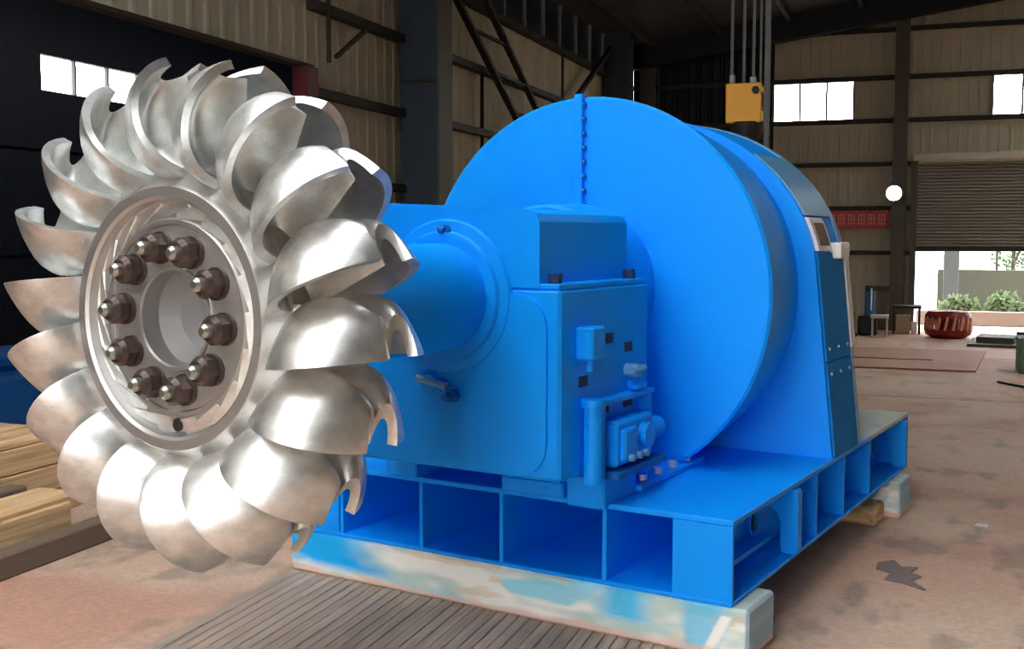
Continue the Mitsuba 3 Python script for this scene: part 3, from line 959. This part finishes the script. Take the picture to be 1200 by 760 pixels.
b1 = thing('drill_stand', 'slim blue stand tool against the end wall left of the door', 'drill press')
part(b1, 'base', bx(-.72, -.42, 18.75, 19.05, 0, .30, .02), M['black'])
part(b1, 'post', bx(-.62, -.46, 18.82, 18.98, .30, .72, .02), M['shop_blue'])
part(b1, 'spindle', rod((-.52, 18.80, .40), (-.52, 18.80, .76), .014), M['white'])
part(b1, 'arm', bx(-.62, -.22, 18.85, 18.95, .72, .80, .01), M['black'])
b2 = thing('scrap_motor', 'dark brown motor on the floor beside the blue stand tool', 'motor')
part(b2, 'body', rod((-.98, 18.5, .22), (-.74, 18.5, .22), .19, n=20), M['wood_old'])
part(b2, 'foot', bx(-1.02, -.72, 18.36, 18.64, 0, .06), M['black'])
part(b2, 'terminal_box', bx(-.92, -.80, 18.44, 18.56, .38, .46), M['black'])
b3 = thing('steel_trestle', 'pale steel trestle on the floor between the motor and the workbench', 'trestle')
part(b3, 'top', bx(-.52, -.24, 18.4, 18.7, .30, .35, .008), M['pale_metal'])
for x0 in (-.50, -.28):
    for y0 in (18.42, 18.65):
        part(b3, 'leg', bx(x0, x0 + .03, y0, y0 + .03, 0, .30), M['pale_metal'])
b4 = thing('workbench', 'low dark workbench with a tan box under it before the end wall column', 'workbench')
part(b4, 'top', bx(-.20, .25, 19.2, 19.6, .42, .46, .006), M['girt'])
for x0 in (-.19, .21):
    for y0 in (19.22, 19.55):
        part(b4, 'leg', bx(x0, x0 + .03, y0, y0 + .03, 0, .42), M['girt'])
single('tan_box', bx(-.14, .08, 19.22, 19.5, 0, .30, .006), M['tan'], 'tan carton on the floor under the low workbench', 'box')
single('white_can', rod((.15, 19.3, 0), (.15, 19.3, .20), .05, n=16), M['white'], 'small white can on the floor beside the tan carton', 'can')

# steel sheets lying on the floor
single('rust_sheet', prism_z([(-2.4, 14.05), (.80, 14.0), (1.07, 16.5), (-2.2, 16.5)], 0, .022), M['rust_sheet'], 'wide reddish steel sheet lying on the far floor', 'steel sheet')
single('rust_sheet', bx(-1.3, .35, 15.0, 16.2, .022, .034), M['banner'] if False else M['rust_sheet'], 'second reddish sheet lying on top of the wide one', 'steel sheet')
single('dull_sheet', prism_z([(.86, 17.3), (1.75, 17.2), (1.95, 18.3), (1.0, 18.4)], 0, .04), M['dull_sheet'], 'dark steel offcut on the floor beside the red casting', 'steel sheet')
single('dull_sheet', prism_z([(1.0, 17.6), (1.5, 17.5), (1.6, 18.1), (1.1, 18.2)], .04, .12), M['dull_sheet'], 'dark steel offcut lying on top of the larger dark one', 'steel sheet')
sr = thing('short_rail', 'short dark rail piece on the far floor right of the dark offcuts', 'rail')
part(sr, 'foot', bx(1.62, 2.0, 18.6, 18.75, 0, .03), M['black'])
part(sr, 'web', bx(1.64, 1.98, 18.65, 18.70, .03, .12), M['black'])
gb = thing('green_cabinet', 'green cabinet with a white front on the floor at the picture edge', 'cabinet')
part(gb, 'body', bx(1.27, 1.75, 14.05, 14.5, 0, .42, .015), M['green'])
part(gb, 'front_panel', bx(1.32, 1.70, 14.03, 14.05, .08, .38, .004), M['white'])
single('floor_cable', tube([(.98, 13.1, .012), (1.06, 12.95, .012), (1.2, 12.75, .012), (1.32, 12.72, .012), (1.6, 12.6, .012), (2.4, 12.7, .012)], .012), M['black'],
       'black cable lying on the floor at the right', 'cable')
rg = Polygon([(-.085, 5.60), (-.02, 5.66), (.01, 5.56), (.085, 5.58), (.05, 5.49), (.10, 5.43), (.05, 5.36), (.115, 5.24), (.03, 5.31), (-.05, 5.34), (-.02, 5.46), (-.09, 5.50)])
single('floor_rag', prism_z(rg.buffer(.008), 0, .006), M['rag'], 'dark crumpled rag on the floor right of the base', 'rag')
single('paper_scrap', prism_z([(.395, 6.53), (.46, 6.52), (.47, 6.57), (.41, 6.585)], 0, .004), M['white'], 'small pale scrap on the floor at the right', 'paper')

# ================================================================== OUTSIDE THE DOOR
struct('ground', 'pale concrete yard outside the door', bx(-80, 80, 20.95, 160, -.3, -.02), M['yard'], False)
struct('yard_front', None, bx(-80, 80, -120, YB - 4.02, -.3, -.02), M['yard'], False)
labels['yard_front'] = {'kind': 'structure', 'label': 'pale yard before the open front of the hall'}
single('garden_wall', bx(.2, 9, 21.6, 21.78, -.02, .24, .01), M['garden_wall'], 'low pinkish garden wall outside the roller door', 'wall')
single('yard_wall', bx(-3, 20, 25.6, 25.8, -.02, .88, .01), M['back_wall'], 'grey-green boundary wall behind the bushes outside', 'wall')
single('blue_pillar', bx(.17, .52, 24.6, 24.9, -.02, 3.4, .01), M['pillar_blue'], 'pale blue pillar outside the left side of the door', 'pillar')
single('white_pole', rod((.56, 24.3, -.02), (.56, 24.3, 3.6), .055), M['white'], 'thin white pole beside the pale blue pillar', 'pole')
single('grey_pillar', bx(.73, 1.02, 24.4, 24.7, -.02, 3.4, .01), M['pillar_grey'], 'dark grey pillar outside the door right of the white pole', 'pillar')


def bush(x, y, r, h, n, seed, kind, z0=-.02):
    g = np.random.default_rng(seed)
    q = g.normal(size=(n, 3))
    q /= np.linalg.norm(q, axis=1, keepdims=True)
    q *= (0.55 + 0.45 * g.random((n, 1)))
    c = np.column_stack([x + q[:, 0] * r, y + q[:, 1] * r * .8, z0 + h * .55 + q[:, 2] * h * .5])
    a = g.normal(size=(n, 3))
    a /= np.linalg.norm(a, axis=1, keepdims=True)
    b = np.cross(a, g.normal(size=(n, 3)))
    b /= np.linalg.norm(b, axis=1, keepdims=True)
    s = (.045 + .04 * g.random((n, 1)))
    v = np.stack([c - a * s, c + b * s * .5, c + a * s, c - b * s * .5], 1).reshape(-1, 3)
    i = np.arange(n)[:, None] * 4
    f = np.vstack([i + [0, 1, 2], i + [0, 2, 3]])
    return trimesh.Trimesh(v, f, process=False)


spots = [(1.02, 22.3, .36, .54, 'low pale green bush behind the red casting outside the door'), (1.72, 22.4, .36, .64, 'light green bush in the middle of the garden bed'),
         (2.55, 22.3, .36, .86, 'tall darker bush at the right end of the visible bed')]
for i, (x, y, r, h, lb_) in enumerate(spots):
    bk = thing('garden_bush', lb_, 'bush', 'bushes in the garden bed outside')
    g = np.random.default_rng(90 + i)
    blobs = [bush(x + (g.random() - .5) * r * 1.1, y + (g.random() - .5) * r, r * (.5 + .3 * g.random()), h * (.5 + .5 * g.random()), 170, 20 + 10 * i + j, 0) for j in range(8)]
    part(bk, 'foliage', cat(blobs), M['leaf%d' % (1, 1, 0)[i]], False)
    part(bk, 'stem', rod((x, y, -.02), (x, y, h * .55), .015, n=6), M['bark'])
tr = thing('yard_tree', 'thin tree with sparse leaves standing outside beyond the boundary wall', 'tree')
part(tr, 'trunk', cat(rod((2.2, 26.6, -.02), (2.24, 26.6, 2.6), .05, .035, 8), rod((1.9, 26.6, -.02), (1.86, 26.6, 2.6), .03, .02, 8), rod((2.22, 26.6, 1.0), (2.5, 26.6, 1.6), .025, .015, 6)), M['bark'])
part(tr, 'foliage', cat(bush(2.15, 26.6, .40, .7, 120, 50, 2, .75), bush(2.2, 26.6, 1.0, 1.6, 500, 51, 2, 2.2)), M['leaf2'], False)
